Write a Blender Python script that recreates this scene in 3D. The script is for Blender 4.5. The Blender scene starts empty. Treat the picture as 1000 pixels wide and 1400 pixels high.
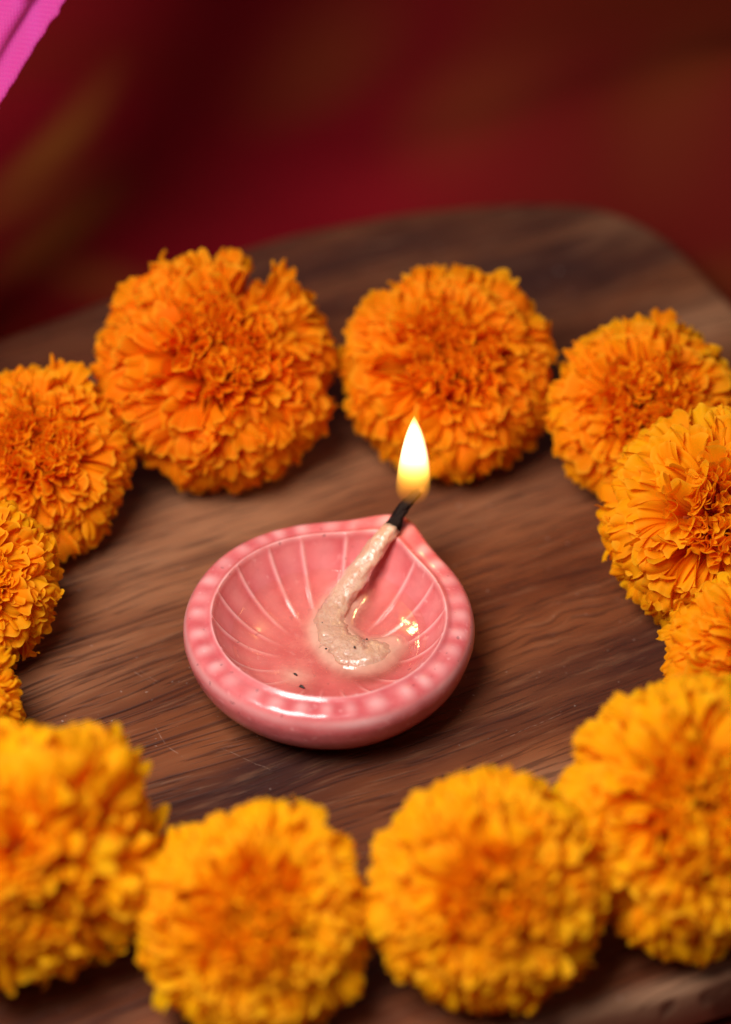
import bpy, math, random
import numpy as np
from mathutils import Vector, Matrix, noise

# ------------------------------------------------------------------ camera
S, D, ELEV = 1.75e-4, 0.70, math.radians(42)      # metres per photo pixel at the focus distance
FWD = Vector((0, math.cos(ELEV), -math.sin(ELEV)))
UPV = Vector((0, math.sin(ELEV), math.cos(ELEV)))
RGT = Vector((1, 0, 0))
CAM = Vector((0, 0, .02)) - FWD * D + RGT * (50 * S) + UPV * (142 * S)
scene = bpy.context.scene
col = scene.collection
cd = bpy.data.cameras.new('camera')
cd.sensor_fit = 'HORIZONTAL'; cd.sensor_width = 24; cd.lens = 24 * D / (1000 * S)
cd.clip_start = .01; cd.clip_end = 50
cd.dof.use_dof = True; cd.dof.focus_distance = .700; cd.dof.aperture_fstop = 4.3
cam = bpy.data.objects.new('camera', cd); col.objects.link(cam)
cam.location = CAM; cam.rotation_euler = (math.pi / 2 - ELEV, 0, 0)
scene.camera = cam

# ------------------------------------------------------------------ light
world = bpy.data.worlds.new('World'); scene.world = world; world.use_nodes = True
world.node_tree.nodes['Background'].inputs[0].default_value = (1, .93, .9, 1)
world.node_tree.nodes['Background'].inputs[1].default_value = .09

def area(name, loc, target, size, power, color):
    l = bpy.data.lights.new(name, 'AREA'); l.shape = 'RECTANGLE'
    l.size, l.size_y = size; l.energy = power; l.color = color
    o = bpy.data.objects.new(name, l); col.objects.link(o)
    o.location = loc
    o.rotation_euler = (Vector(target) - Vector(loc)).to_track_quat('-Z', 'Y').to_euler()
    return o
area('window_light', (-.19, -.22, .56), (0.0, .0, 0), (.28, .28), 6.0, (1, .95, .9))

vs = scene.view_settings
vs.view_transform = 'Standard'; vs.look = 'None'; vs.gamma = 1; vs.exposure = 0; vs.use_curve_mapping = False
cy = scene.cycles
scene.render.engine = 'CYCLES'
cy.use_denoising = True; cy.max_bounces = 10; cy.diffuse_bounces = 7; cy.glossy_bounces = 4
cy.transparent_max_bounces = 12; cy.volume_bounces = 0; cy.sample_clamp_indirect = 3
cy.caustics_reflective = False; cy.caustics_refractive = False

# ------------------------------------------------------------------ helpers
def at(px, py, z):
    """the point at height z that the photo pixel looks at"""
    d = FWD + RGT * ((px - 500) * S / D) + UPV * ((700 - py) * S / D)
    return CAM + d * ((z - CAM.z) / d.z)

def at_depth(px, py, depth):
    d = FWD + RGT * ((px - 500) * S / D) + UPV * ((700 - py) * S / D)
    return CAM + d * depth

def tag(o, label, cat, group=None):
    o['label'] = label; o['category'] = cat
    if group: o['group'] = group

def make_mesh(name, verts, faces, mat=None, attrs=None, smooth=True):
    me = bpy.data.meshes.new(name)
    me.from_pydata([tuple(map(float, v)) for v in verts], [], [tuple(map(int, f)) for f in faces])
    if smooth: me.shade_smooth()
    for k, vals in (attrs or {}).items():
        a = me.attributes.new(k, 'FLOAT', 'POINT')
        a.data.foreach_set('value', np.asarray(vals, dtype=np.float32))
    if mat: me.materials.append(mat)
    return me

def link(name, me, parent=None):
    o = bpy.data.objects.new(name, me); col.objects.link(o)
    if parent: o.parent = parent
    return o

def empty(name, loc=(0, 0, 0)):
    o = bpy.data.objects.new(name, None); col.objects.link(o); o.location = loc
    o.empty_display_size = .01
    return o

def grid_faces(nu, nv, wrap_u=False):
    F = []
    for j in range(nv - 1):
        for i in range(nu if wrap_u else nu - 1):
            i2 = (i + 1) % nu
            F.append((j * nu + i, j * nu + i2, (j + 1) * nu + i2, (j + 1) * nu + i))
    return F

def smoothstep(a, b, x):
    t = np.clip((x - a) / (b - a), 0, 1); return t * t * (3 - 2 * t)

def catmull(pts, n, closed=False):
    P = [np.array(p, float) for p in pts]; m = len(P); out = []
    segs = m if closed else m - 1
    for k in range(n):
        t = k / n * segs if closed else k / (n - 1) * segs
        i = min(int(t), segs - 1); f = t - i
        g = (lambda j: P[j % m]) if closed else (lambda j: P[min(max(j, 0), m - 1)])
        a, b, c, d = g(i - 1), g(i), g(i + 1), g(i + 2)
        out.append(.5 * ((2 * b) + (c - a) * f + (2 * a - 5 * b + 4 * c - d) * f * f + (3 * b - a - 3 * c + d) * f ** 3))
    return out

class Nodes:
    """terse builder for procedural node materials"""
    def __init__(s, name):
        s.mat = bpy.data.materials.new(name); s.mat.use_nodes = True
        s.t = s.mat.node_tree; s.t.nodes.clear()
        s.out = s.t.nodes.new('ShaderNodeOutputMaterial')
    def n(s, kind, **kw):
        nd = s.t.nodes.new('ShaderNode' + kind)
        for k, v in kw.items(): setattr(nd, k, v)
        return nd
    def put(s, sock, v):
        if isinstance(v, bpy.types.NodeSocket): s.t.links.new(v, sock)
        elif isinstance(v, (tuple, list)) and len(v) == 3 and sock.type == 'RGBA': sock.default_value = (*v, 1)
        else: sock.default_value = v
    def m(s, op, a, b=0.0, c=None, clamp=False):
        nd = s.n('Math', operation=op); nd.use_clamp = clamp
        s.put(nd.inputs[0], a); s.put(nd.inputs[1], b)
        if c is not None: s.put(nd.inputs[2], c)
        return nd.outputs[0]
    def v(s, op, a, b=(0, 0, 0)):
        nd = s.n('VectorMath', operation=op); s.put(nd.inputs[0], a); s.put(nd.inputs[1], b)
        return nd.outputs['Value'] if op in ('LENGTH', 'DISTANCE', 'DOT_PRODUCT') else nd.outputs[0]
    def mapping(s, vec, rot=0, scale=(1, 1, 1), loc=(0, 0, 0)):
        nd = s.n('Mapping'); s.put(nd.inputs[0], vec)
        nd.inputs['Location'].default_value = loc
        nd.inputs['Rotation'].default_value = (0, 0, rot); nd.inputs['Scale'].default_value = scale
        return nd.outputs[0]
    def noise(s, vec, scale=1, detail=3, rough=.5, dist=0, color=False):
        nd = s.n('TexNoise'); s.put(nd.inputs['Vector'], vec)
        for k, x in (('Scale', scale), ('Detail', detail), ('Roughness', rough), ('Distortion', dist)):
            nd.inputs[k].default_value = x
        return nd.outputs['Color'] if color else nd.outputs['Fac']
    def ramp(s, fac, stops, mode='LINEAR'):
        nd = s.n('ValToRGB'); s.put(nd.inputs[0], fac); cr = nd.color_ramp; cr.interpolation = mode
        while len(cr.elements) < len(stops): cr.elements.new(.5)
        for e, (p, c) in zip(cr.elements, stops):
            e.position = p; e.color = (*c, 1) if isinstance(c, tuple) else (c, c, c, 1)
        return nd.outputs[0]
    def mix(s, fac, a, b, mode='MIX'):
        nd = s.n('Mix', data_type='RGBA', blend_type=mode)
        s.put(nd.inputs[0], fac); s.put(nd.inputs[6], a); s.put(nd.inputs[7], b)
        return nd.outputs[2]
    def range(s, x, a, b, c=0, d=1):
        nd = s.n('MapRange'); nd.interpolation_type = 'SMOOTHSTEP'
        s.put(nd.inputs[0], x)
        for k, val in enumerate((a, b, c, d)): nd.inputs[k + 1].default_value = val
        return nd.outputs[0]
    def attr(s, name):
        return s.n('Attribute', attribute_name=name).outputs['Fac']
    def obj(s): return s.n('TexCoord').outputs['Object']
    def blob(s, vec, c, r, ang=0, stretch=1):
        """soft patch centred at c, radius r, drawn out along ang"""
        q = s.v('SUBTRACT', vec, (c[0], c[1], 0))
        q = s.mapping(s.mapping(q, rot=-ang), scale=(1 / (r * stretch), 1 / r, 0))
        return s.range(s.v('LENGTH', q), 1, 0)
    def bump(s, h, strength, dist):
        nd = s.n('Bump'); s.put(nd.inputs['Height'], h)
        nd.inputs['Strength'].default_value = strength; nd.inputs['Distance'].default_value = dist
        return nd.outputs[0]
    def bsdf(s, **kw):
        nd = s.n('BsdfPrincipled')
        for k, val in kw.items(): s.put(nd.inputs[k.replace('_', ' ')], val)
        return nd.outputs[0]
    def done(s, shader, vol=False):
        s.t.links.new(shader, s.out.inputs['Volume' if vol else 'Surface']); return s.mat

# ------------------------------------------------------------------ materials of the setting
def wood_material(side=False):
    N = Nodes('acacia_wood'); o = N.obj()
    rot = N.mapping(o, rot=math.radians(-26))                      # grain runs along the long side
    low = N.noise(N.mapping(rot, scale=(9, 22, 9)), 1, 2, .5)
    K = at(775, 852, 0)
    kn = N.blob(o, K, .024, math.radians(26), 1.7)
    sep = N.n('SeparateXYZ'); N.put(sep.inputs[0], rot)
    swirl = N.m('MULTIPLY', N.m('SUBTRACT', N.noise(rot, 75, 2, .5), .5), N.m('MULTIPLY', kn, .005))
    y = N.m('ADD', sep.outputs[1], N.m('MULTIPLY', N.m('SUBTRACT', low, .5), .013))
    y = N.m('ADD', y, swirl)
    y = N.m('ADD', y, N.m('MULTIPLY', N.m('SUBTRACT', N.noise(N.mapping(rot, scale=(28, 60, 45)), 1, 1), .5), .0016))
    cmb = N.n('CombineXYZ'); N.put(cmb.inputs[0], sep.outputs[0]); N.put(cmb.inputs[1], y); N.put(cmb.inputs[2], sep.outputs[2])
    g = cmb.outputs[0]
    band = N.noise(N.mapping(g, scale=(7, 42, 10)), 1, 5, .6)
    fine = N.noise(N.mapping(g, scale=(40, 420, 60)), 1, 4, .65)
    c = N.ramp(band, [(.28, (.062, .0148, .0070)), (.45, (.122, .0335, .0125)), (.58, (.178, .054, .0200)), (.74, (.255, .091, .037))])
    c = N.mix(N.range(N.noise(N.mapping(g, scale=(14, 34, 14), loc=(1.7, .4, 0)), 1, 3, .55), .48, .68, 0, .6), c, (.050, .0145, .0095))
    # paler wood and darker heartwood, plus sheen, edge highlights and far falloff painted in
    for (px, py, r, st, k) in ((110, 800, .034, 2.6, .75), (330, 690, .026, 2.8, 1.0), (640, 690, .016, 3, .55), (90, 930, .02, 2.4, .5), (690, 1085, .009, 4.5, .7), (720, 700, .02, 2.2, .22), (940, 1352, .0075, 9, 1.0), (880, 300, .016, 2, .5), (960, 440, .02, 2, .8)):  # left patches carry painted sheen; patches along the edges are painted highlights
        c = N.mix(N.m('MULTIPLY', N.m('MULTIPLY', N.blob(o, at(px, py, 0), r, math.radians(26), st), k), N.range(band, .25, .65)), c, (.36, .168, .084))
    for (px, py, r, st, k) in ((350, 1060, .016, 2.7, .85), (560, 1010, .016, 2.6, .55), (780, 930, .022, 2.4, .62), (880, 880, .016, 1.8, .5), (400, 370, .03, 4.5, 1.0), (740, 350, .035, 2.4, 1.0)):  # patches at the far edge put light falloff into the wood colour
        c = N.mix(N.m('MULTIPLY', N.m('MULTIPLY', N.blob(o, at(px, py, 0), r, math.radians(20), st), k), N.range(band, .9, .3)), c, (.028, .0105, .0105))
    c = N.mix(N.m('MULTIPLY', N.blob(o, at(925, 1360, 0), .0075, math.radians(19), 12), N.range(band, .2, .6, .5, .9)), c, (.40, .23, .135))  # bevel highlight on the front edge, painted as a pale strip
    pores = N.noise(N.mapping(g, scale=(48, 950, 60)), 1, 2, .5)
    pore = N.range(pores, .53, .65)
    left = N.range(sep.outputs[0], .02, -.05, .15, 1)                 # long open pores on one half of the board
    streak = N.m('MULTIPLY', N.range(N.noise(N.mapping(g, scale=(6, 520, 20), loc=(3, 1, 0)), 1, 2, .5), .565, .66), left)
    c = N.mix(N.m('MULTIPLY', streak, .62), c, (.026, .008, .007))
    c = N.mix(N.m('MULTIPLY', pore, .52), c, (.024, .008, .007))
    c = N.mix(N.m('MULTIPLY', N.range(fine, .5, .74), .30), c, (.30, .135, .066))
    # scratches from use
    for (a, b, w) in (((182, 918), (213, 936), .00010), ((190, 916), (219, 934), .00008), ((212, 994), (228, 1020), .00012), ((228, 1020), (252, 1036), .00012), ((300, 1022), (375, 1055), .00008), ((690, 1010), (770, 975), .00009)):
        A, B = at(*a, 0), at(*b, 0); L = (B - A).length; M = (A + B) / 2
        q = N.mapping(N.v('SUBTRACT', o, (M.x, M.y, 0)), rot=-math.atan2(B.y - A.y, B.x - A.x))
        sp = N.n('SeparateXYZ'); N.put(sp.inputs[0], q)
        wob = N.m('ADD', sp.outputs[1], N.m('MULTIPLY', N.m('SUBTRACT', N.noise(o, 220, 1), .5), .0008))
        k = N.m('MULTIPLY', N.range(N.m('ABSOLUTE', wob), w * 1.6, w * .4), N.range(N.m('ABSOLUTE', sp.outputs[0]), L / 2, L / 2.6))
        c = N.mix(N.m('MULTIPLY', k, N.range(N.noise(o, 700, 2), .35, .65, 0, .30)), c, (.5, .32, .24))
    dust = N.range(N.noise(o, 620, 1, .5), .745, .79)
    c = N.mix(N.m('MULTIPLY', dust, .35), c, (.5, .36, .3))
    h = N.m('SUBTRACT', fine, N.m('ADD', N.m('MULTIPLY', pore, 1.3), N.m('MULTIPLY', streak, .7)))
    rough = N.m('ADD', N.m('MULTIPLY', fine, .25), .33)
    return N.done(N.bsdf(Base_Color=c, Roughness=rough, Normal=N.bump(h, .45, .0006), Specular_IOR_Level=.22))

def cloth_material():
    N = Nodes('red_satin'); o = N.obj()
    big = N.noise(N.mapping(o, rot=.6, scale=(4, 9, 4)), 1, 2, .5, .6)
    c = N.mix(N.range(big, .42, .66), (.175, .0042, .0090), (.135, .0105, .0038))
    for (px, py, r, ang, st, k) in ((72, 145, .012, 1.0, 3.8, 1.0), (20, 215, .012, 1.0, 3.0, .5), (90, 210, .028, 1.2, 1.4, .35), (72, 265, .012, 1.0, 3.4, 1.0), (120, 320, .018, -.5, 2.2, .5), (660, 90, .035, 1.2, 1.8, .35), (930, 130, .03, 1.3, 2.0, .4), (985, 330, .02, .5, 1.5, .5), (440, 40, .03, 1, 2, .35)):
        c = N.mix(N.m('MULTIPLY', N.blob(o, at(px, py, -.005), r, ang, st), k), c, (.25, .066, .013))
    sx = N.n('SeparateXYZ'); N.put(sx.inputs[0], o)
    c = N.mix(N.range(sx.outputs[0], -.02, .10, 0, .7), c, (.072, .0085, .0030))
    weave = N.noise(N.mapping(o, scale=(900, 300, 300)), 1, 2)
    return N.done(N.bsdf(Base_Color=c, Roughness=.8, Specular_IOR_Level=.03, Normal=N.bump(weave, .25, .0004)))

def pink_material():
    N = Nodes('magenta_cotton'); o = N.obj()
    w1 = N.n('TexWave', wave_type='BANDS', bands_direction='X'); N.put(w1.inputs[0], o); w1.inputs['Scale'].default_value = 420; w1.inputs['Distortion'].default_value = .8
    w2 = N.n('TexWave', wave_type='BANDS', bands_direction='Z'); N.put(w2.inputs[0], o); w2.inputs['Scale'].default_value = 420; w2.inputs['Distortion'].default_value = .8
    h = N.m('ADD', w1.outputs['Fac'], w2.outputs['Fac'])
    c = N.mix(N.noise(N.mapping(o, scale=(90, 30, 30)), 1, 3), (.80, .03, .32), (.82, .10, .62))
    pr = N.bsdf(Base_Color=c, Roughness=.6, Sheen_Weight=.5, Sheen_Tint=(1, .7, 1), Normal=N.bump(h, .35, .0003))
    tr = N.n('BsdfTranslucent'); N.put(tr.inputs[0], c)
    mx = N.n('MixShader'); mx.inputs[0].default_value = .55
    N.t.links.new(pr, mx.inputs[1]); N.t.links.new(tr.outputs[0], mx.inputs[2])
    return N.done(mx.outputs[0])

# ------------------------------------------------------------------ the wooden board
BOARD = [(-.2, .066), (-.0928, .1332), (-.0271, .1746), (.0087, .1890), (.0345, .1949), (.0600, .1968), (.0790, .1938), (.0965, .1792), (.1119, .1506), (.145, .085), (.172, .02), (.176, -.03), (.150, -.068), (.0894, -.0922), (.0565, -.1037), (-.06, -.1445), (-.17, -.186), (-.235, -.197), (-.275, -.165), (-.288, -.07), (-.272, .012)]
out = catmull(BOARD[::-1], 220, True)
nb = len(out); cx = np.mean(out, axis=0)
nrm = []
for i in range(nb):
    t = out[(i + 1) % nb] - out[i - 1]; nrm.append(np.array((t[1], -t[0])) / np.linalg.norm(t))
rows = [(.0, -.018)] + [(-.0015, -.018)]
rows = [(-.004, -.018), (-.0012, -.0172), (0, -.015)]
R_E = .0045
for k in range(9):
    a = k / 8 * math.pi / 2
    rows.append((-R_E + R_E * math.cos(a), -R_E + R_E * math.sin(a)))
V, F = [], []
for off, z in rows:
    for i in range(nb):
        p = out[i] + nrm[i] * off; V.append((p[0], p[1], z))
F = grid_faces(nb, len(rows), True)
F.append(tuple(range((len(rows) - 1) * nb, len(rows) * nb)))
F.append(tuple(range(nb - 1, -1, -1)))
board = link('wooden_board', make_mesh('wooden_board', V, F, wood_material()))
tag(board, 'dark brown grained wooden board with rounded corner under the flowers', 'board')

# ------------------------------------------------------------------ the red cloth under and behind the board
nx, ny = 200, 220
V = []
bo = np.array(out)
for j in range(ny):
    for i in range(nx):
        x = -.55 + 1.1 * i / (nx - 1); y = -.42 + 1.15 * j / (ny - 1)
        # distance behind the back edge of the board
        s = (y - .185) * .9 - max(0, .02 - x) * .36 + max(0, x - .09) * .5
        k = float(smoothstep(.012, .10, s))
        w = Vector((x * 5, y * 5, 1.3))
        q = -x * .42 + y * .91
        p = x * .91 + y * .42
        f = .5 + .5 * math.sin(q * 46 + 3.2 * noise.noise(w) + .6 * math.sin(p * 14))
        g = .5 + .5 * math.sin(q * 21 - p * 11 + 2.5 * noise.noise(w * .8 + Vector((4, 1, 0))) + 1.1)
        z = -.0195 + k * (.018 * f ** 1.9 + .018 * g ** 1.5) + .55 * max(0, y - .36) ** 2
        z += .0012 * (1 - k) * noise.noise(Vector((x * 30, y * 30, 0))) - .0012 * (1 - k)
        V.append((x, y, z))
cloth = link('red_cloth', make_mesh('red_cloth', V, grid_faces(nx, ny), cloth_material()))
cloth['kind'] = 'structure'
cloth['label'] = 'dark red satin cloth spread under and behind the wooden board'

# ------------------------------------------------------------------ the magenta cloth hanging in at the corner
E = [Vector((-.185, -.008, .0012)), Vector((-.152, .027, .012)), at_depth(-45, 215, .720), at_depth(0, 143, .722), at_depth(45, 68, .724), at_depth(88, 2, .726), at_depth(130, -70, .73), Vector((-.030, .20, .158)), Vector((0, .30, .140)), Vector((.03, .43, .085)), Vector((.05, .54, .062)), Vector((.06, .60, .060))]
edge = catmull([tuple(e) for e in E], 150)
nu = 60; V = []
for j, e in enumerate(edge):
    for i in range(nu):
        t = i / (nu - 1); d = t * .06
        fold = .0055 * math.sin(d * 330 + .6 * math.sin(j * .05) + .9) * min(1, d / .008) + .010 * math.sin(d * 90 + j * .03)* min(1, d / .03)
        drop = max(0.0, min(1, e[2] / .03))
        wig = .0007 * noise.noise(Vector((j * .35, 3, 0))) * 2 if i < 2 else 0
        V.append((e[0] - d * .93 + wig, e[1] + d * .10 + fold * drop, e[2] + d * .22 * drop + fold * .35 * drop + (1 - drop) * .0004 * (1 + math.sin(d * 200))))
pink = link('magenta_cloth', make_mesh('magenta_cloth', V, grid_faces(nu, len(edge)), pink_material()))
sm = pink.modifiers.new('thickness', 'SOLIDIFY'); sm.thickness = .0005; sm.offset = 0
tag(pink, 'bright magenta cloth hanging beside the marigolds in soft folds', 'cloth')

# ------------------------------------------------------------------ the clay lamp
A = .035                                   # rim radius
tip = at(553, 695, .021)
PHI0 = math.atan2(tip.y, tip.x); AMP = math.hypot(tip.x, tip.y) / A - 1
prof = [(0, .0060), (.14, .0060), (.28, .0063), (.42, .0074), (.55, .0096), (.65, .0126), (.725, .0158), (.772, .0186), (.790, .0202), (.802, .0210), (.818, .0208), (.845, .0203), (.89, .0203), (.935, .0201), (.968, .0194), (.990, .0181), (1.0, .0162), (.995, .0142), (.972, .0112), (.925, .0082), (.855, .0052), (.765, .0024), (.675, .0006), (.63, 0), (.56, 0), (.52, .0008), (.25, .0008), (0, .0008)]
pr = catmull(prof, 150)
NA = 720
rim_i = 0
def wrap(a): return (a + math.pi) % (2 * math.pi) - math.pi
phi = np.arange(NA) * 2 * math.pi / NA
dphi = np.array([wrap(p - PHI0) for p in phi])
spout = AMP * np.exp(-(np.abs(dphi) / .23) ** 1.7)
jit = np.array([noise.noise(Vector((math.cos(p) * 2.2, math.sin(p) * 2.2, 7))) for p in phi])
jit2 = np.array([noise.noise(Vector((math.cos(p) * 6, math.sin(p) * 6, 2))) for p in phi])
knob = (.5 + .5 * np.cos(32 * phi + 2.2 * jit)) ** 1.1 * np.clip(.72 + .9 * jit2, .15, 1)
NR = 18
def ribs(width_m, r):
    k = np.round((phi - .06) * NR / (2 * math.pi)); c = k * 2 * math.pi / NR + .06
    c = c + .03 * np.sin(k * 2.7)
    d = (phi - c) * max(r, .004) + .0006 * 0
    return np.exp(-(d / width_m) ** 2)
V, pale = [], []
top_seen = False
outer_start = max(range(len(pr)), key=lambda k: pr[k][0])
inner_edge = next(k for k in range(len(pr)) if pr[k][0] >= .80)
lip = {}
for k, (r, z) in enumerate(pr):
    inside = k <= inner_edge
    w = float(smoothstep(.5, .97, r)) if k < outer_start else float(smoothstep(.001, .015, z))
    if k >= outer_start + 62: w = 0
    rr = r * A * (1 + .008 * jit2 * 0 + .006 * jit) * (1 + spout * w)
    zz = np.full(NA, z) + .0007 * spout / AMP * w * (1 if z > .015 else 0) - .0006 * np.exp(-(dphi / .11) ** 2) * w * (z > .012) * (k < outer_start)
    pl = np.zeros(NA)
    band = math.exp(-((r - .90) / .062) ** 2) if inner_edge < k < outer_start else (math.exp(-((z - .0172) / .0022) ** 2) * .25 if k >= outer_start else 0)
    if band > .001:
        zz = zz + 0.00022 * knob * band; pl = np.maximum(pl, knob * band * .62)
        if k >= outer_start - 4: rr = rr + .0003 * knob * band
    e1 = math.exp(-((r - .802) / .012) ** 2) if k < outer_start else 0
    e2 = math.exp(-((r - .988) / .02) ** 2 - ((z - .0182) / .0015) ** 2)
    pl = np.maximum(pl, .75 * e1 * (.7 + .6 * jit2)); pl = np.maximum(pl, .55 * e2 * (.7 + .8 * jit))
    if inside and .18 < r < .80:
        env = float(smoothstep(.3, .5, r)) * (1 - .5 * float(smoothstep(.76, .80, r)))
        rb = ribs(.00050, r * A)
        rr = rr - .00040 * rb * env * .7; zz = zz + .00040 * rb * env * .7
        flute = (.5 + .5 * np.cos(NR * (phi - .06))) 
        pl = np.maximum(pl, .68 * rb * env)
        pl = np.maximum(pl, .16 * (1 - flute) * env)
    for i in range(NA):
        V.append((rr[i] * math.cos(phi[i]), rr[i] * math.sin(phi[i]), max(0, zz[i]) if k > outer_start else zz[i]))
    pale.extend(pl)
F = grid_faces(NA, len(pr), True)

def ceramic():
    N = Nodes('pink_glaze'); o = N.obj()
    p = N.attr('pale')
    mott = N.noise(o, 130, 4, .6)
    c = N.mix(N.range(mott, .3, .7), (.56, .097, .107), (.67, .158, .164))
    c = N.mix(N.m('MULTIPLY', p, .9), c, (.86, .52, .50))
    c = N.mix(N.m('MULTIPLY', N.range(N.noise(o, 420, 2), .62, .8), .4), c, (.84, .48, .47))
    spk = N.range(N.noise(o, 700, 0), .80, .83)
    c = N.mix(N.m('MULTIPLY', spk, .5), c, (.16, .05, .06))
    h = N.m('ADD', N.noise(o, 260, 3, .5), N.m('MULTIPLY', N.noise(o, 1200, 2), .12))
    return N.done(N.bsdf(Base_Color=c, Roughness=.24, Subsurface_Weight=.25, Subsurface_Radius=(.004, .0015, .0012), Subsurface_Scale=.5,
                         Coat_Weight=.38, Coat_Roughness=.08, Normal=N.bump(h, .13, .0008), Specular_IOR_Level=.5))
dm = make_mesh('diya_lamp', V, F, ceramic(), {'pale': pale})
diya = link('diya_lamp', dm)
tag(diya, 'small pink glazed clay lamp with scalloped rim and pinched spout', 'oil lamp')

# ------------------------------------------------------------------ the cotton wick, its charred end and the flame
WP = [((537, 886), .0121, 13), ((520, 892), .0126, 22), ((496, 898), .0127, 27), ((470, 887), .0128, 28), ((452, 860), .0130, 23), ((461, 827), .0140, 18), ((488, 787), .0168, 16.5), ((515, 748), .0205, 14), ((534, 724), .0228, 12), ((545, 705), .0246, 9), ((554, 691), .0262, 8), ((566, 679), .0278, 6.5), ((575, 670), .0290, 5), ((580, 671), .0291, 2.5)]
ctrl = [(*at(p[0], p[1], z), r * S) for p, z, r in WP]
path = catmull(ctrl, 200)
NS = 36
cum = 0
V, char = [], []
for k, q in enumerate(path):
    a = np.array(path[max(k - 1, 0)][:3]); b = np.array(path[min(k + 1, len(path) - 1)][:3])
    t = Vector(b - a).normalized(); u = t.cross(Vector((0, 0, 1))).normalized(); v = u.cross(t)
    c = Vector(q[:3]); r = q[3]
    if k: cum += (c - Vector(path[k - 1][:3])).length
    if k < 10: r *= math.sqrt(1 - ((10 - k) / 10.5) ** 2)
    for i in range(NS):
        th = 2 * math.pi * i / NS
        w = Vector((math.cos(th) * 3, math.sin(th) * 3, cum * 420))
        rg_ = 1.7 if k > 124 else 1.0
        rough = 1 + .14 * noise.noise(w * .6) * rg_ + .14 * noise.noise(w * 1.7) * rg_ + .09 * noise.noise(w * 4) * rg_
        rough += .05 * math.sin(4 * th + cum * 900)
        fl = .52 if k < 60 else (.52 + .33 * min(1, (k - 60) / 50))
        V.append(c + u * (math.cos(th) * r * rough) + v * (math.sin(th) * r * rough * fl))
CUT = int(200 * 8.05 / 13)
def sub_tube(a, b):
    vv = [V[k * NS + i] for k in range(a, b) for i in range(NS)]
    ff = grid_faces(NS, b - a, True)
    ff.append(tuple(range(NS - 1, -1, -1))); m = (b - a - 1) * NS; ff.append(tuple(range(m, m + NS)))
    return vv, ff
def soaked(N, fac, body):
    tr = N.n('BsdfTransparent'); N.put(tr.inputs[0], (1, .90, .82))
    mx = N.n('MixShader'); N.put(mx.inputs[0], fac)
    N.t.links.new(body, mx.inputs[1]); N.t.links.new(tr.outputs[0], mx.inputs[2])
    return N.done(mx.outputs[0])
def cotton():
    N = Nodes('soaked_cotton'); o = N.obj()
    c = N.mix(N.noise(o, 300, 3), (.64, .35, .24), (.74, .49, .35))
    T = at(532, 727, .0225)
    c = N.mix(N.range(N.v('DISTANCE', N.v('ADD', o, N.v('SCALE', N.noise(o, 900, 2, color=True), (0, 0, 0))), tuple(T)), .0034, .0008), c, (.10, .045, .022))
    h = N.m('ADD', N.noise(o, 1300, 3, .6), N.m('MULTIPLY', N.noise(o, 520, 2), .9))
    sp = N.n('SeparateXYZ'); N.put(sp.inputs[0], o)
    return soaked(N, N.range(sp.outputs[2], .0165, .0135, .10, .34), N.bsdf(Base_Color=c, Roughness=.35, Subsurface_Weight=.9, Subsurface_Radius=(.005, .0028, .002), Subsurface_Scale=.6, Coat_Weight=1.0, Coat_IOR=1.75, Coat_Roughness=.06, Normal=N.bump(h, .6, .0007), Coat_Normal=N.bump(N.noise(o, 1500, 2, .5), .75, .0003)))
def charred():
    N = Nodes('charred_cotton'); o = N.obj()
    T = at(577, 670, .029)
    hot = N.range(N.v('DISTANCE', o, tuple(T)), .0013, .0002)
    c = N.mix(N.noise(o, 700, 3), (.003, .0015, .002), (.012, .005, .005))
    h = N.noise(o, 900, 4, .7)
    return N.done(N.bsdf(Base_Color=c, Roughness=.7, Specular_IOR_Level=.15, Normal=N.bump(h, .8, .0006), Emission_Color=(1, .32, .04), Emission_Strength=N.m('MULTIPLY', hot, .55)))
base = Vector(path[0][:3])
wick = empty('cotton_wick', tuple(base))
tag(wick, 'ghee soaked cotton wick burning with a single upright flame in the pink lamp', 'wick')
def wpart(name, vv, ff, mat):
    me = make_mesh(name, [Vector(v) - base for v in vv], ff, mat)
    return link(name, me, wick)
# materials use object coordinates; keep them in world placement by shifting the part origin
def wpart_world(name, vv, ff, mat):
    me = make_mesh(name, vv, ff, mat); o = link(name, me, wick); o.location = -base; return o
wpart_world('cotton_strand', *sub_tube(0, CUT + 3), cotton())
wpart_world('charred_tip', *[x for x in (lambda s: ([Vector(v) for v in s[0]], s[1]))(sub_tube(CUT, 200))], charred())

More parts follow.
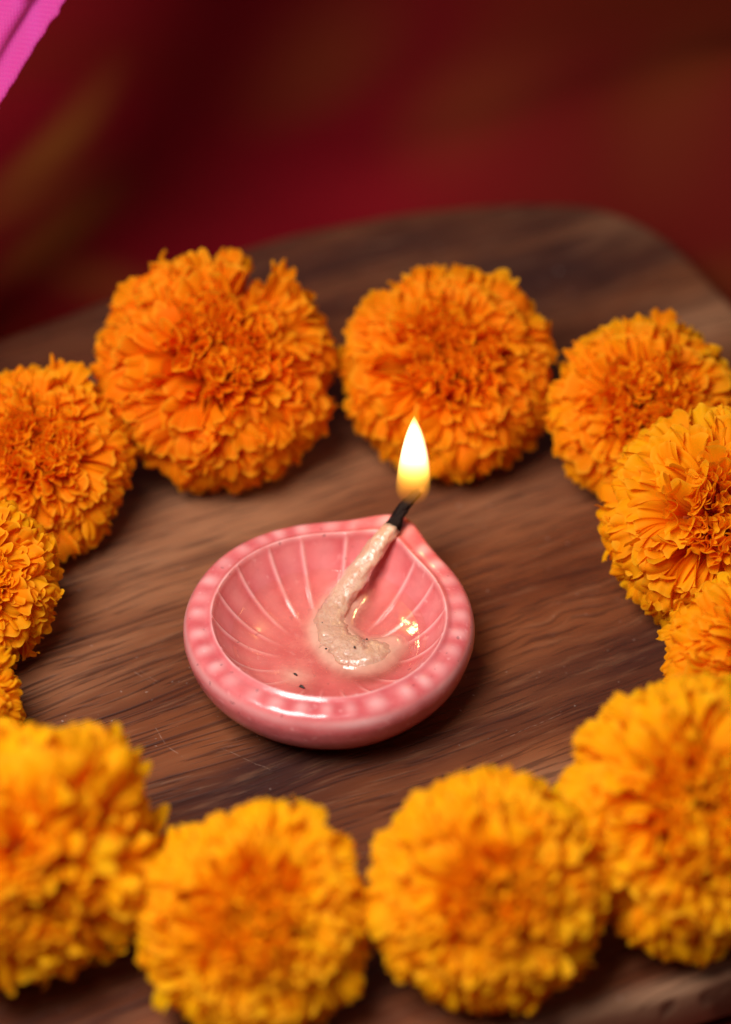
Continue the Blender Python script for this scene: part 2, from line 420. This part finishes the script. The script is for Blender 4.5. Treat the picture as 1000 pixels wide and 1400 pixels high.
fl_base = at(564, 684, .0275)
FH = 112 * S * 1.05 / math.cos(ELEV)
FR = 24.5 * S * 1.06
fp = [(0, .0), (.40, .012), (.74, .04), (.93, .09), (1.0, .15), (1.0, .23), (.965, .34), (.90, .46), (.80, .58), (.66, .70), (.48, .81), (.29, .90), (.12, .97), (0, 1.0)]
fpc = catmull(fp, 60); V = []
for r, z in fpc:
    for i in range(40):
        th = 2 * math.pi * i / 40
        lean = .0006 * math.sin(z * 3) + .0004 * z
        V.append((max(0, r) * FR * math.cos(th) + lean, max(0, r) * FR * math.sin(th), z * FH))
def fire():
    N = Nodes('flame_gas'); o = N.obj()
    sp = N.n('SeparateXYZ'); N.put(sp.inputs[0], o)
    z = N.m('DIVIDE', sp.outputs[2], FH)
    rad = N.m('DIVIDE', N.v('LENGTH', N.v('MULTIPLY', o, (1, 1, 0))), FR)
    zz = N.m('ADD', z, N.m('MULTIPLY', N.m('POWER', rad, 2.0), .16))      # dark zone reaches highest on the axis
    st = N.ramp(zz, [(0, 0.0), (.08, .004), (.17, .06), (.28, .12), (.37, .28), (.48, .8), (.62, 1.0), (.90, 1.0), (1.0, .35)])
    cl = N.ramp(zz, [(.1, (1, .26, .01)), (.28, (1, .36, .02)), (.42, (1, .52, .07)), (.6, (1, .70, .36)), (.85, (1, .66, .28)), (1.0, (1, .5, .06))])
    prof_r = N.ramp(z, [(zq, max(rq, .02)) for rq, zq in fp])
    st = N.m('MULTIPLY', st, N.m('SUBTRACT', 1.02, N.m('POWER', N.m('DIVIDE', rad, prof_r), 3.0), clamp=True))
    em = N.n('Emission'); N.put(em.inputs[0], cl); N.put(em.inputs[1], N.m('MULTIPLY', st, 1350))
    return N.done(em.outputs[0], vol=True)
flame = link('flame', make_mesh('flame', V, grid_faces(40, len(fpc), True), fire()), wick)
flame.location = fl_base - base
flame['label'] = 'small upright yellow white flame'
pl = bpy.data.lights.new('flame_light', 'POINT'); pl.energy = .010; pl.color = (1, .56, .2); pl.shadow_soft_size = .0018
plo = bpy.data.objects.new('flame_light', pl); col.objects.link(plo); plo.parent = wick
plo.location = fl_base - base + Vector((.0006, 0, FH * .55))

# ------------------------------------------------------------------ the ghee pool in the lamp
ZG = .0127
rg = .684 * A
wp = np.array([p[:3] for p in path[:CUT]])
V, white, deep = [], [], []
NRr, NT = 64, 180
patch = at(402, 925, ZG)
for j in range(NRr):
    for i in range(NT):
        th = 2 * math.pi * i / NT; r = rg * (j / (NRr - 1)) ** .8
        x, y = r * math.cos(th), r * math.sin(th)
        d2 = np.hypot(wp[:, 0] - x, wp[:, 1] - y); kk = int(np.argmin(d2)); d = float(d2[kk])
        low = 1.0 if wp[kk, 2] < .0150 else max(0, 1 - (wp[kk, 2] - .0150) / .003)
        rw = path[kk][3]; men = .0012 * math.exp(-(max(0, d - rw * .92) / .0013) ** 1.2) * low
        pw = math.exp(-((x - patch.x) ** 2 + (y - patch.y) ** 2 * 1.6) / .0042 ** 2)
        z = ZG + men + .0006 * pw * (1 + .6 * noise.noise(Vector((x * 900, y * 900, 1)))) + .00010 * noise.noise(Vector((x * 260, y * 260, 5)))
        z += 0.0009 * float(smoothstep(.90, 1.0, r / rg)) ** 1.5           # meniscus up the wall
        V.append((x, y, z)); deep.append(1 - (r / rg) ** 2); white.append(min(1, .75 * pw + .8 * math.exp(-(max(0, d - rw) / .0022) ** 2) * low))
def ghee_mat():
    N = Nodes('melted_ghee'); o = N.obj()
    w = N.attr('white')
    nz = N.noise(o, 240, 4, .6)
    tr = N.n('BsdfTransparent'); N.put(tr.inputs[0], (1, .97, .94))
    h = N.m('ADD', N.noise(o, 330, 2), N.m('MULTIPLY', N.m('MULTIPLY', N.noise(o, 1300, 3), w), .35))
    bmp = N.bump(h, .12, .0007)
    c = N.mix(w, (.88, .30, .23), (.84, .55, .40))
    bd = N.n('BsdfDiffuse'); N.put(bd.inputs[0], c); bt = N.n('BsdfTranslucent'); N.put(bt.inputs[0], c)
    bm_ = N.n('MixShader'); bm_.inputs[0].default_value = .3
    N.t.links.new(bd.outputs[0], bm_.inputs[1]); N.t.links.new(bt.outputs[0], bm_.inputs[2]); body = bm_.outputs[0]
    m1 = N.n('MixShader'); N.put(m1.inputs[0], N.m('ADD', N.m('MULTIPLY', w, .55), N.m('MULTIPLY', N.range(nz, .3, .75, .30, .62), N.attr('deep')), clamp=True))
    N.t.links.new(tr.outputs[0], m1.inputs[1]); N.t.links.new(body, m1.inputs[2])
    gl = N.n('BsdfGlossy'); gl.inputs['Roughness'].default_value = .06; N.put(gl.inputs['Normal'], bmp)
    fr = N.n('Fresnel'); fr.inputs[0].default_value = 1.55; N.put(fr.inputs['Normal'], bmp)
    m2 = N.n('MixShader'); geo = N.n('NewGeometry'); N.put(m2.inputs[0], N.m('MULTIPLY', fr.outputs[0], N.m('SUBTRACT', 1.0, geo.outputs['Backfacing'])))
    N.t.links.new(m1.outputs[0], m2.inputs[1]); N.t.links.new(gl.outputs[0], m2.inputs[2])
    return N.done(m2.outputs[0])
ghee = link('ghee_pool', make_mesh('ghee_pool', V, [f[::-1] for f in grid_faces(NT, NRr, True)][::1], ghee_mat(), {'white': white, 'deep': deep}))
tag(ghee, 'glossy pool of half melted ghee inside the pink lamp', 'ghee')
N = Nodes('soot'); soot = N.done(N.bsdf(Base_Color=(.02, .012, .01), Roughness=.6))
random.seed(5)
for (px, py, r, st) in ((404, 922, 4.5, 1.6), (413, 939, 5.5, 1.9), (446, 887, 3.2, 1.2), (485, 885, 3.4, 1.7), (502, 874, 3.0, 1.5), (441, 851, 1.8, 1.3)):
    p = at(px, py, ZG + (.0008 if px < 430 else .0028)); Vv, Ff = [], []
    for j in range(5):
        for i in range(8):
            th = 2 * math.pi * i / 8; ph = math.pi * j / 4
            q = .55 + .7 * random.random()
            Vv.append((r * S * .5 * q * st * math.sin(ph) * math.cos(th), r * S * .5 * q * math.sin(ph) * math.sin(th), r * S * .35 * math.cos(ph)))
    so = link('soot_speck', make_mesh('soot_speck', Vv, grid_faces(8, 5, True), soot), ghee)
    so.location = p; so.rotation_euler.z = random.random() * 3

# ------------------------------------------------------------------ marigolds
def petal_material(name='marigold_petal'):
    N = Nodes(name)
    al, rim = N.attr('along'), N.attr('rim')
    info = N.n('ObjectInfo')
    tint = N.n('SeparateColor'); N.put(tint.inputs[0], info.outputs['Color'])
    rnd = N.m('ADD', N.m('MULTIPLY', info.outputs['Random'], .7), N.m('MULTIPLY', N.attr('rand'), .6))
    y = N.m('ADD', N.m('MULTIPLY', rnd, .42), N.m('MULTIPLY', tint.outputs[0], .75), clamp=True)
    tipc = N.mix(y, (.93, .215, .002), (.98, .55, .003))
    c = N.mix(N.range(al, .05, .75), (.93, .26, .002), tipc)
    c = N.mix(N.m('MULTIPLY', rim, .6), c, (.99, .53, .02))
    o = N.obj()
    vein = N.noise(N.mapping(o, scale=(2600, 2600, 260)), 1, 2)
    df = N.bsdf(Base_Color=c, Roughness=.7, Specular_IOR_Level=.12, Normal=N.bump(vein, .15, .0003))
    tr = N.n('BsdfTranslucent'); N.put(tr.inputs[0], N.mix(.35, c, (.95, .30, .0)))
    mx = N.n('MixShader'); mx.inputs[0].default_value = .52
    N.t.links.new(df, mx.inputs[1]); N.t.links.new(tr.outputs[0], mx.inputs[2])
    return N.done(mx.outputs[0])
PET = petal_material()
N = Nodes('flower_core'); CORE = N.done(N.bsdf(Base_Color=(.62, .12, .004), Roughness=.8))
N = Nodes('calyx_green'); o_ = N.obj()
GREEN = N.done(N.bsdf(Base_Color=N.mix(N.noise(o_, 300, 3), (.06, .11, .02), (.12, .19, .05)), Roughness=.6))

def petal_shape(rng, L, W, curl, roll, ruf, cut, nu=15, nv=10):
    """a ruffled ray floret: root at the origin, growing along +Z, tip bending towards +Y"""
    along, rim, pts = [], [], []
    k1 = rng.uniform(4.0, 6.5); p1 = rng.uniform(0, 6.28); k2 = rng.uniform(7.5, 10.5); p2 = rng.uniform(0, 6.28); p3 = rng.uniform(0, 6.28)
    skew = rng.uniform(-.25, .25)
    for j in range(nv):
        v = (j / (nv - 1)) ** .85
        w = W * (.24 + .76 * v ** 1.15)
        # cross-section: a strip that rolls and meanders more and more towards the frilled edge
        def head(u): return roll * u * (1 - .2 * v) + v ** 1.6 * ruf * (math.sin(k1 * u + p1) + .45 * math.sin(k2 * u + p2))
        xs, ns = [0.0], [0.0]; n = nu * 3 - 3
        for q in range(n):
            u = -1 + 2 * (q + .5) / n; h = head(u)
            xs.append(xs[-1] + math.cos(h) * w / n); ns.append(ns[-1] + math.sin(h) * w / n)
        mx_, mn = sum(xs) / len(xs), sum(ns) / len(ns)
        for i in range(nu):
            u = -1 + 2 * i / (nu - 1)
            x = xs[i * 3] - mx_; dn = -(ns[i * 3] - mn)
            tip = 1 - cut * (1 - math.sqrt(max(0, 1 - abs(u) ** 3))) - .035 * (1 + math.sin(u * 5 + p3))
            s = v * (1 - (1 - tip) * v * v)
            m = 6; zc = yc = 0.0
            for q in range(m):
                t = s * (q + .5) / m; a = curl * t ** 2.5
                zc += math.cos(a) * s * L / m; yc += math.sin(a) * s * L / m
            a = curl * s ** 2.5
            pts.append((x + skew * W * v * v * .2, yc + math.cos(a) * dn, zc - math.sin(a) * dn)); along.append(v)
            rim.append(1.0 if (j == nv - 1 or (j >= nv - 3 and i in (0, nu - 1))) else 0.0)
    return pts, grid_faces(nu, nv), along, rim

rng = random.Random(11)
VAR = {'outer': [], 'mid': [], 'curl': []}
SPEC = {'outer': (26, lambda: dict(L=.52, W=rng.uniform(.27, .40), curl=rng.uniform(1.2, 2.5), roll=rng.uniform(-.7, .7), ruf=rng.uniform(.6, 1.1), cut=.22)),
        'mid': (26, lambda: dict(L=.50, W=rng.uniform(.28, .41), curl=rng.uniform(.6, 1.9), roll=rng.uniform(-.6, 1.9), ruf=rng.uniform(.7, 1.2), cut=.10)),
        'curl': (22, lambda: dict(L=.44, W=rng.uniform(.26, .38), curl=rng.uniform(.2, 1.2), roll=rng.uniform(1.2, 2.6), ruf=rng.uniform(.3, .8), cut=.05))}
UNIT = .028            # petals are modelled for a flower of this radius
for kind, (n, gen) in SPEC.items():
    for _ in range(n):
        p, f, al, rm = petal_shape(rng, **gen())
        me = make_mesh('petal', [np.array(q) * UNIT for q in p], f, PET, {'along': al, 'rim': rm})
        VAR[kind].append((me, p, f, al, rm))

FLAT = .68
def dome(theta, a):
    b = FLAT * a
    r = 1 / math.sqrt((math.sin(theta) / a) ** 2 + (math.cos(theta) / b) ** 2)
    return r * (1 - .24 * math.exp(-(theta / .23) ** 2))

FL_GROUP = 'marigold heads in a ring around the lamp'
def marigold(cx, cyy, rpx, pit, tint, label, seed, notch_at=None, squash=1.0, depth_guess=None, pit_gain=1.0, scruff=1.0, lump=.05):
    R = random.Random(seed)
    # size from the pixel radius at the depth where the head rests on the board
    zc = .02
    for _ in range(4):
        c = at(cx, cyy, zc); depth = (c - CAM).dot(FWD)
        a = rpx * S * depth / D * .945
        b = FLAT * a
        ax = RGT * ((pit[0] - cx) * S * depth / D * pit_gain / b) + UPV * (-(pit[1] - cyy) * S * depth / D * pit_gain / b)
        l = ax.length
        if l > .85: ax *= .85 / l; l = .85
        ax = ax - FWD * math.sqrt(1 - l * l); ax.normalize()
        ct = max(-1, min(1, ax.z)); st = math.sqrt(1 - ct * ct)
        zc = math.sqrt((a * st) ** 2 + (b * ct) ** 2) * .98
    q = Vector((0, 0, 1)).rotation_difference(ax) @ Matrix.Rotation(R.uniform(0, 6.28), 3, 'Z').to_quaternion()
    rotm = q.to_matrix()
    items = []                    # (kind, matrix) in head coordinates with world orientation
    NP = 540
    t0, t1 = math.radians(33), math.radians(128)
    golden = math.pi * (3 - math.sqrt(5))
    for k in range(NP):
        f = (k + .5) / NP
        ctn = math.cos(t0) + (math.cos(t1) - math.cos(t0)) * f ** .94
        th = math.acos(max(-1, min(1, ctn))) + R.gauss(0, .045)
        ph = k * golden + R.gauss(0, .10)
        items.append((th, ph, 'outer' if th > math.radians(68) + R.gauss(0, .14) else ('mid' if th > math.radians(44) + R.gauss(0, .10) else 'curl')))
    inner = []
    NI = 110
    for k in range(NI):
        f = (k + .5) / NI
        th = math.acos(1 - (1 - math.cos(t0 + .03)) * f) + R.gauss(0, .02)
        inner.append((abs(th), k * golden + R.gauss(0, .15), 'curl'))
    def frame(th, ph, kind):
        n = Vector((math.sin(th) * math.cos(ph), math.sin(th) * math.sin(ph), math.cos(th)))
        r = dome(th, a) * (1 + R.gauss(0, .017 * scruff) + lump * 1.6 * noise.noise(n * 1.9 + Vector((seed * 3.7, 0, 0))))
        if R.random() < .05 * scruff and kind == 'outer': r *= 1 + R.uniform(.03, .10)
        away = Vector((math.cos(th) * math.cos(ph), math.cos(th) * math.sin(ph), -math.sin(th)))
        e = Vector((-math.sin(ph), math.cos(ph), 0))
        # growth direction: petals rise from the receptacle, outer ones sweep sideways
        lean = {'outer': .12, 'mid': .05, 'curl': -.05}[kind] + R.gauss(0, .10)
        zd = (n + away * lean + e * R.gauss(0, .12)).normalized()
        yaw = R.gauss(0, .5 if kind == 'outer' else .9)
        if kind == 'curl': yaw = R.uniform(-1.6, 1.6)
        xd = e * math.cos(yaw) + away * math.sin(yaw); xd = (xd - zd * xd.dot(zd)).normalized()
        yd = zd.cross(xd)
        if yd.dot(away) < 0 and kind != 'curl': xd, yd = -xd, -yd
        L = {'outer': .40, 'mid': .42, 'curl': .40}[kind] * a
        if kind == 'curl': sc = a / UNIT * R.uniform(.85, 1.1) * (.50 + .50 * min(1, th / t0))
        elif th > math.radians(112): sc = a / UNIT * R.uniform(.75, .95)
        else: sc = a / UNIT * R.uniform(.85, 1.12)
        root = n * (r - L * sc / (a / UNIT)) 
        M = Matrix((xd, yd, zd)).transposed() * sc
        return M, root
    flower = empty('marigold')
    low = 1e9; placed = []
    nv_dir = (rotm.inverted() @ (RGT * math.cos(notch_at) + UPV * math.sin(notch_at))) if notch_at is not None else None
    for th, ph, kind in items:
        M, root = frame(th, ph, kind)
        if nv_dir is not None:
            n = Vector((math.sin(th) * math.cos(ph), math.sin(th) * math.sin(ph), math.cos(th)))
            k = n.dot(nv_dir); side = abs((n - nv_dir * k - Vector((0, 0, n.z)) * 0).dot(Vector((0, 0, 1)).cross(nv_dir).normalized()))
            if k > .30 and side < .19: root = root * (.5 if side < .12 else .85)
        M = rotm @ M; root = rotm @ root
        me, p, f, al, rm = R.choice(VAR[kind])
        m4 = Matrix.Translation(root) @ M.to_4x4()
        tipz = min((m4 @ (Vector(p[i]) * UNIT)).z for i in (135, 142, 149, 112))
        low = min(low, tipz); placed.append(((rotm @ Vector((math.sin(th) * math.cos(ph), math.sin(th) * math.sin(ph), math.cos(th)))).dot(-FWD) + (.3 if kind == 'outer' else 0), me, m4, p, f, al, rm))
    placed.sort(key=lambda t: -t[0])
    for _, me, m4, *_r in placed[:296]:
        o = bpy.data.objects.new('petal', me); col.objects.link(o); o.parent = flower; o.matrix_basis = m4
        o.color = (tint, tint, tint, 1)
    V, F, AL, RM, RD = [], [], [], [], []
    for _, me, m4, p, f, al, rm in placed[296:]:        # the rest, mostly on the far side and underneath
        b0 = len(V)
        V += [m4 @ (Vector(v) * UNIT) for v in p]
        F += [tuple(i + b0 for i in ff) for ff in f]; AL += al; RM += rm; RD += [R.random()] * len(al)
    o = link('rear_petals', make_mesh('rear_petals', V, F, PET, {'along': AL, 'rim': RM, 'rand': RD}), flower)
    o['kind'] = 'stuff'; o.color = (tint, tint, tint, 1)
    V, F, AL, RM, RD = [], [], [], [], []
    for th, ph, kind in inner:
        M, root = frame(th, ph, kind)
        M = rotm @ M; root = rotm @ root
        _, p, f, al, rm = R.choice(VAR[kind]); b0 = len(V)
        V += [root + M @ (Vector(v) * UNIT) for v in p]
        F += [tuple(i + b0 for i in ff) for ff in f]; AL += [x * .92 for x in al]; RM += rm; RD += [R.random()] * len(al)
    o = link('inner_florets', make_mesh('inner_florets', V, F, PET, {'along': AL, 'rim': RM, 'rand': RD}), flower)
    o['kind'] = 'stuff'; o.color = (tint + .05, tint + .05, tint + .05, 1)
    # receptacle that the florets grow from, and the green calyx below
    V = []
    for j in range(13):
        t = math.pi * j / 12
        for i in range(20):
            ph = 2 * math.pi * i / 20
            V.append(rotm @ Vector((.56 * a * math.sin(t) * math.cos(ph), .56 * a * math.sin(t) * math.sin(ph), .52 * b * math.cos(t) - .06 * a)))
    link('receptacle', make_mesh('receptacle', V, grid_faces(20, 13, True), CORE), flower)
    V = []
    for r, z in ((0, -.98), (.13, -.98), (.16, -.93), (.24, -.80), (.34, -.68), (.44, -.52), (.42, -.45), (0, -.45)):
        for i in range(16):
            ph = 2 * math.pi * i / 16; rr = r * (1 + (.08 if i % 2 else 0))
            V.append(rotm @ Vector((rr * a * math.cos(ph), rr * a * math.sin(ph), z * b)))
    link('calyx', make_mesh('calyx', V, grid_faces(16, 8, True), GREEN), flower)
    p0 = at(cx, cyy, -low + .0002); flower.location = (p0.x, p0.y, -low + .0002)
    tag(flower, label, 'marigold', FL_GROUP)
    return flower

marigold(298, 502, 170, (318, 474), .04, 'large deep orange marigold with a notch cut into its petal edge', 1, notch_at=1.19)
marigold(613, 506, 151, (612, 484), .16, 'round orange marigold directly behind the flame tip', 2)
marigold(884, 566, 138, (880, 552), .34, 'orange marigold partly covered by the crisp golden marigold, near the rounded board corner', 3, scruff=1.8, lump=.09)
marigold(988, 716, 168, (985, 695), .62, 'sharp golden orange marigold with tightly curled centre beside the wood knot', 4, scruff=1.1)
marigold(1038, 908, 132, (1050, 892), .55, 'golden marigold squeezed between the tightly curled one and a big yellow one', 5, scruff=1.4)
marigold(944, 1118, 190, (956, 1098), .95, 'biggest golden yellow marigold, overlapping the open centred one at the board edge', 6, scruff=1.6, lump=.10)
marigold(668, 1222, 170, (682, 1215), .92, 'golden yellow marigold with a dark open centre, ragged edge', 7, scruff=1.5)
marigold(350, 1262, 166, (346, 1248), .95, 'evenly round golden yellow marigold between the ragged one and the shaggy one', 8)
marigold(28, 1172, 194, (62, 1222), .95, 'shaggy golden marigold with large loose petals facing up', 9, scruff=2.4, lump=.16)
marigold(-72, 962, 106, (-60, 950), .60, 'small marigold tucked behind the shaggy one', 10)
marigold(-38, 796, 127, (-20, 790), .46, 'golden orange marigold with crinkled petals between the magenta cloth and the lamp', 11)
marigold(48, 630, 139, (55, 606), .20, 'orange marigold with many small tubular florets beside the notched one', 12)
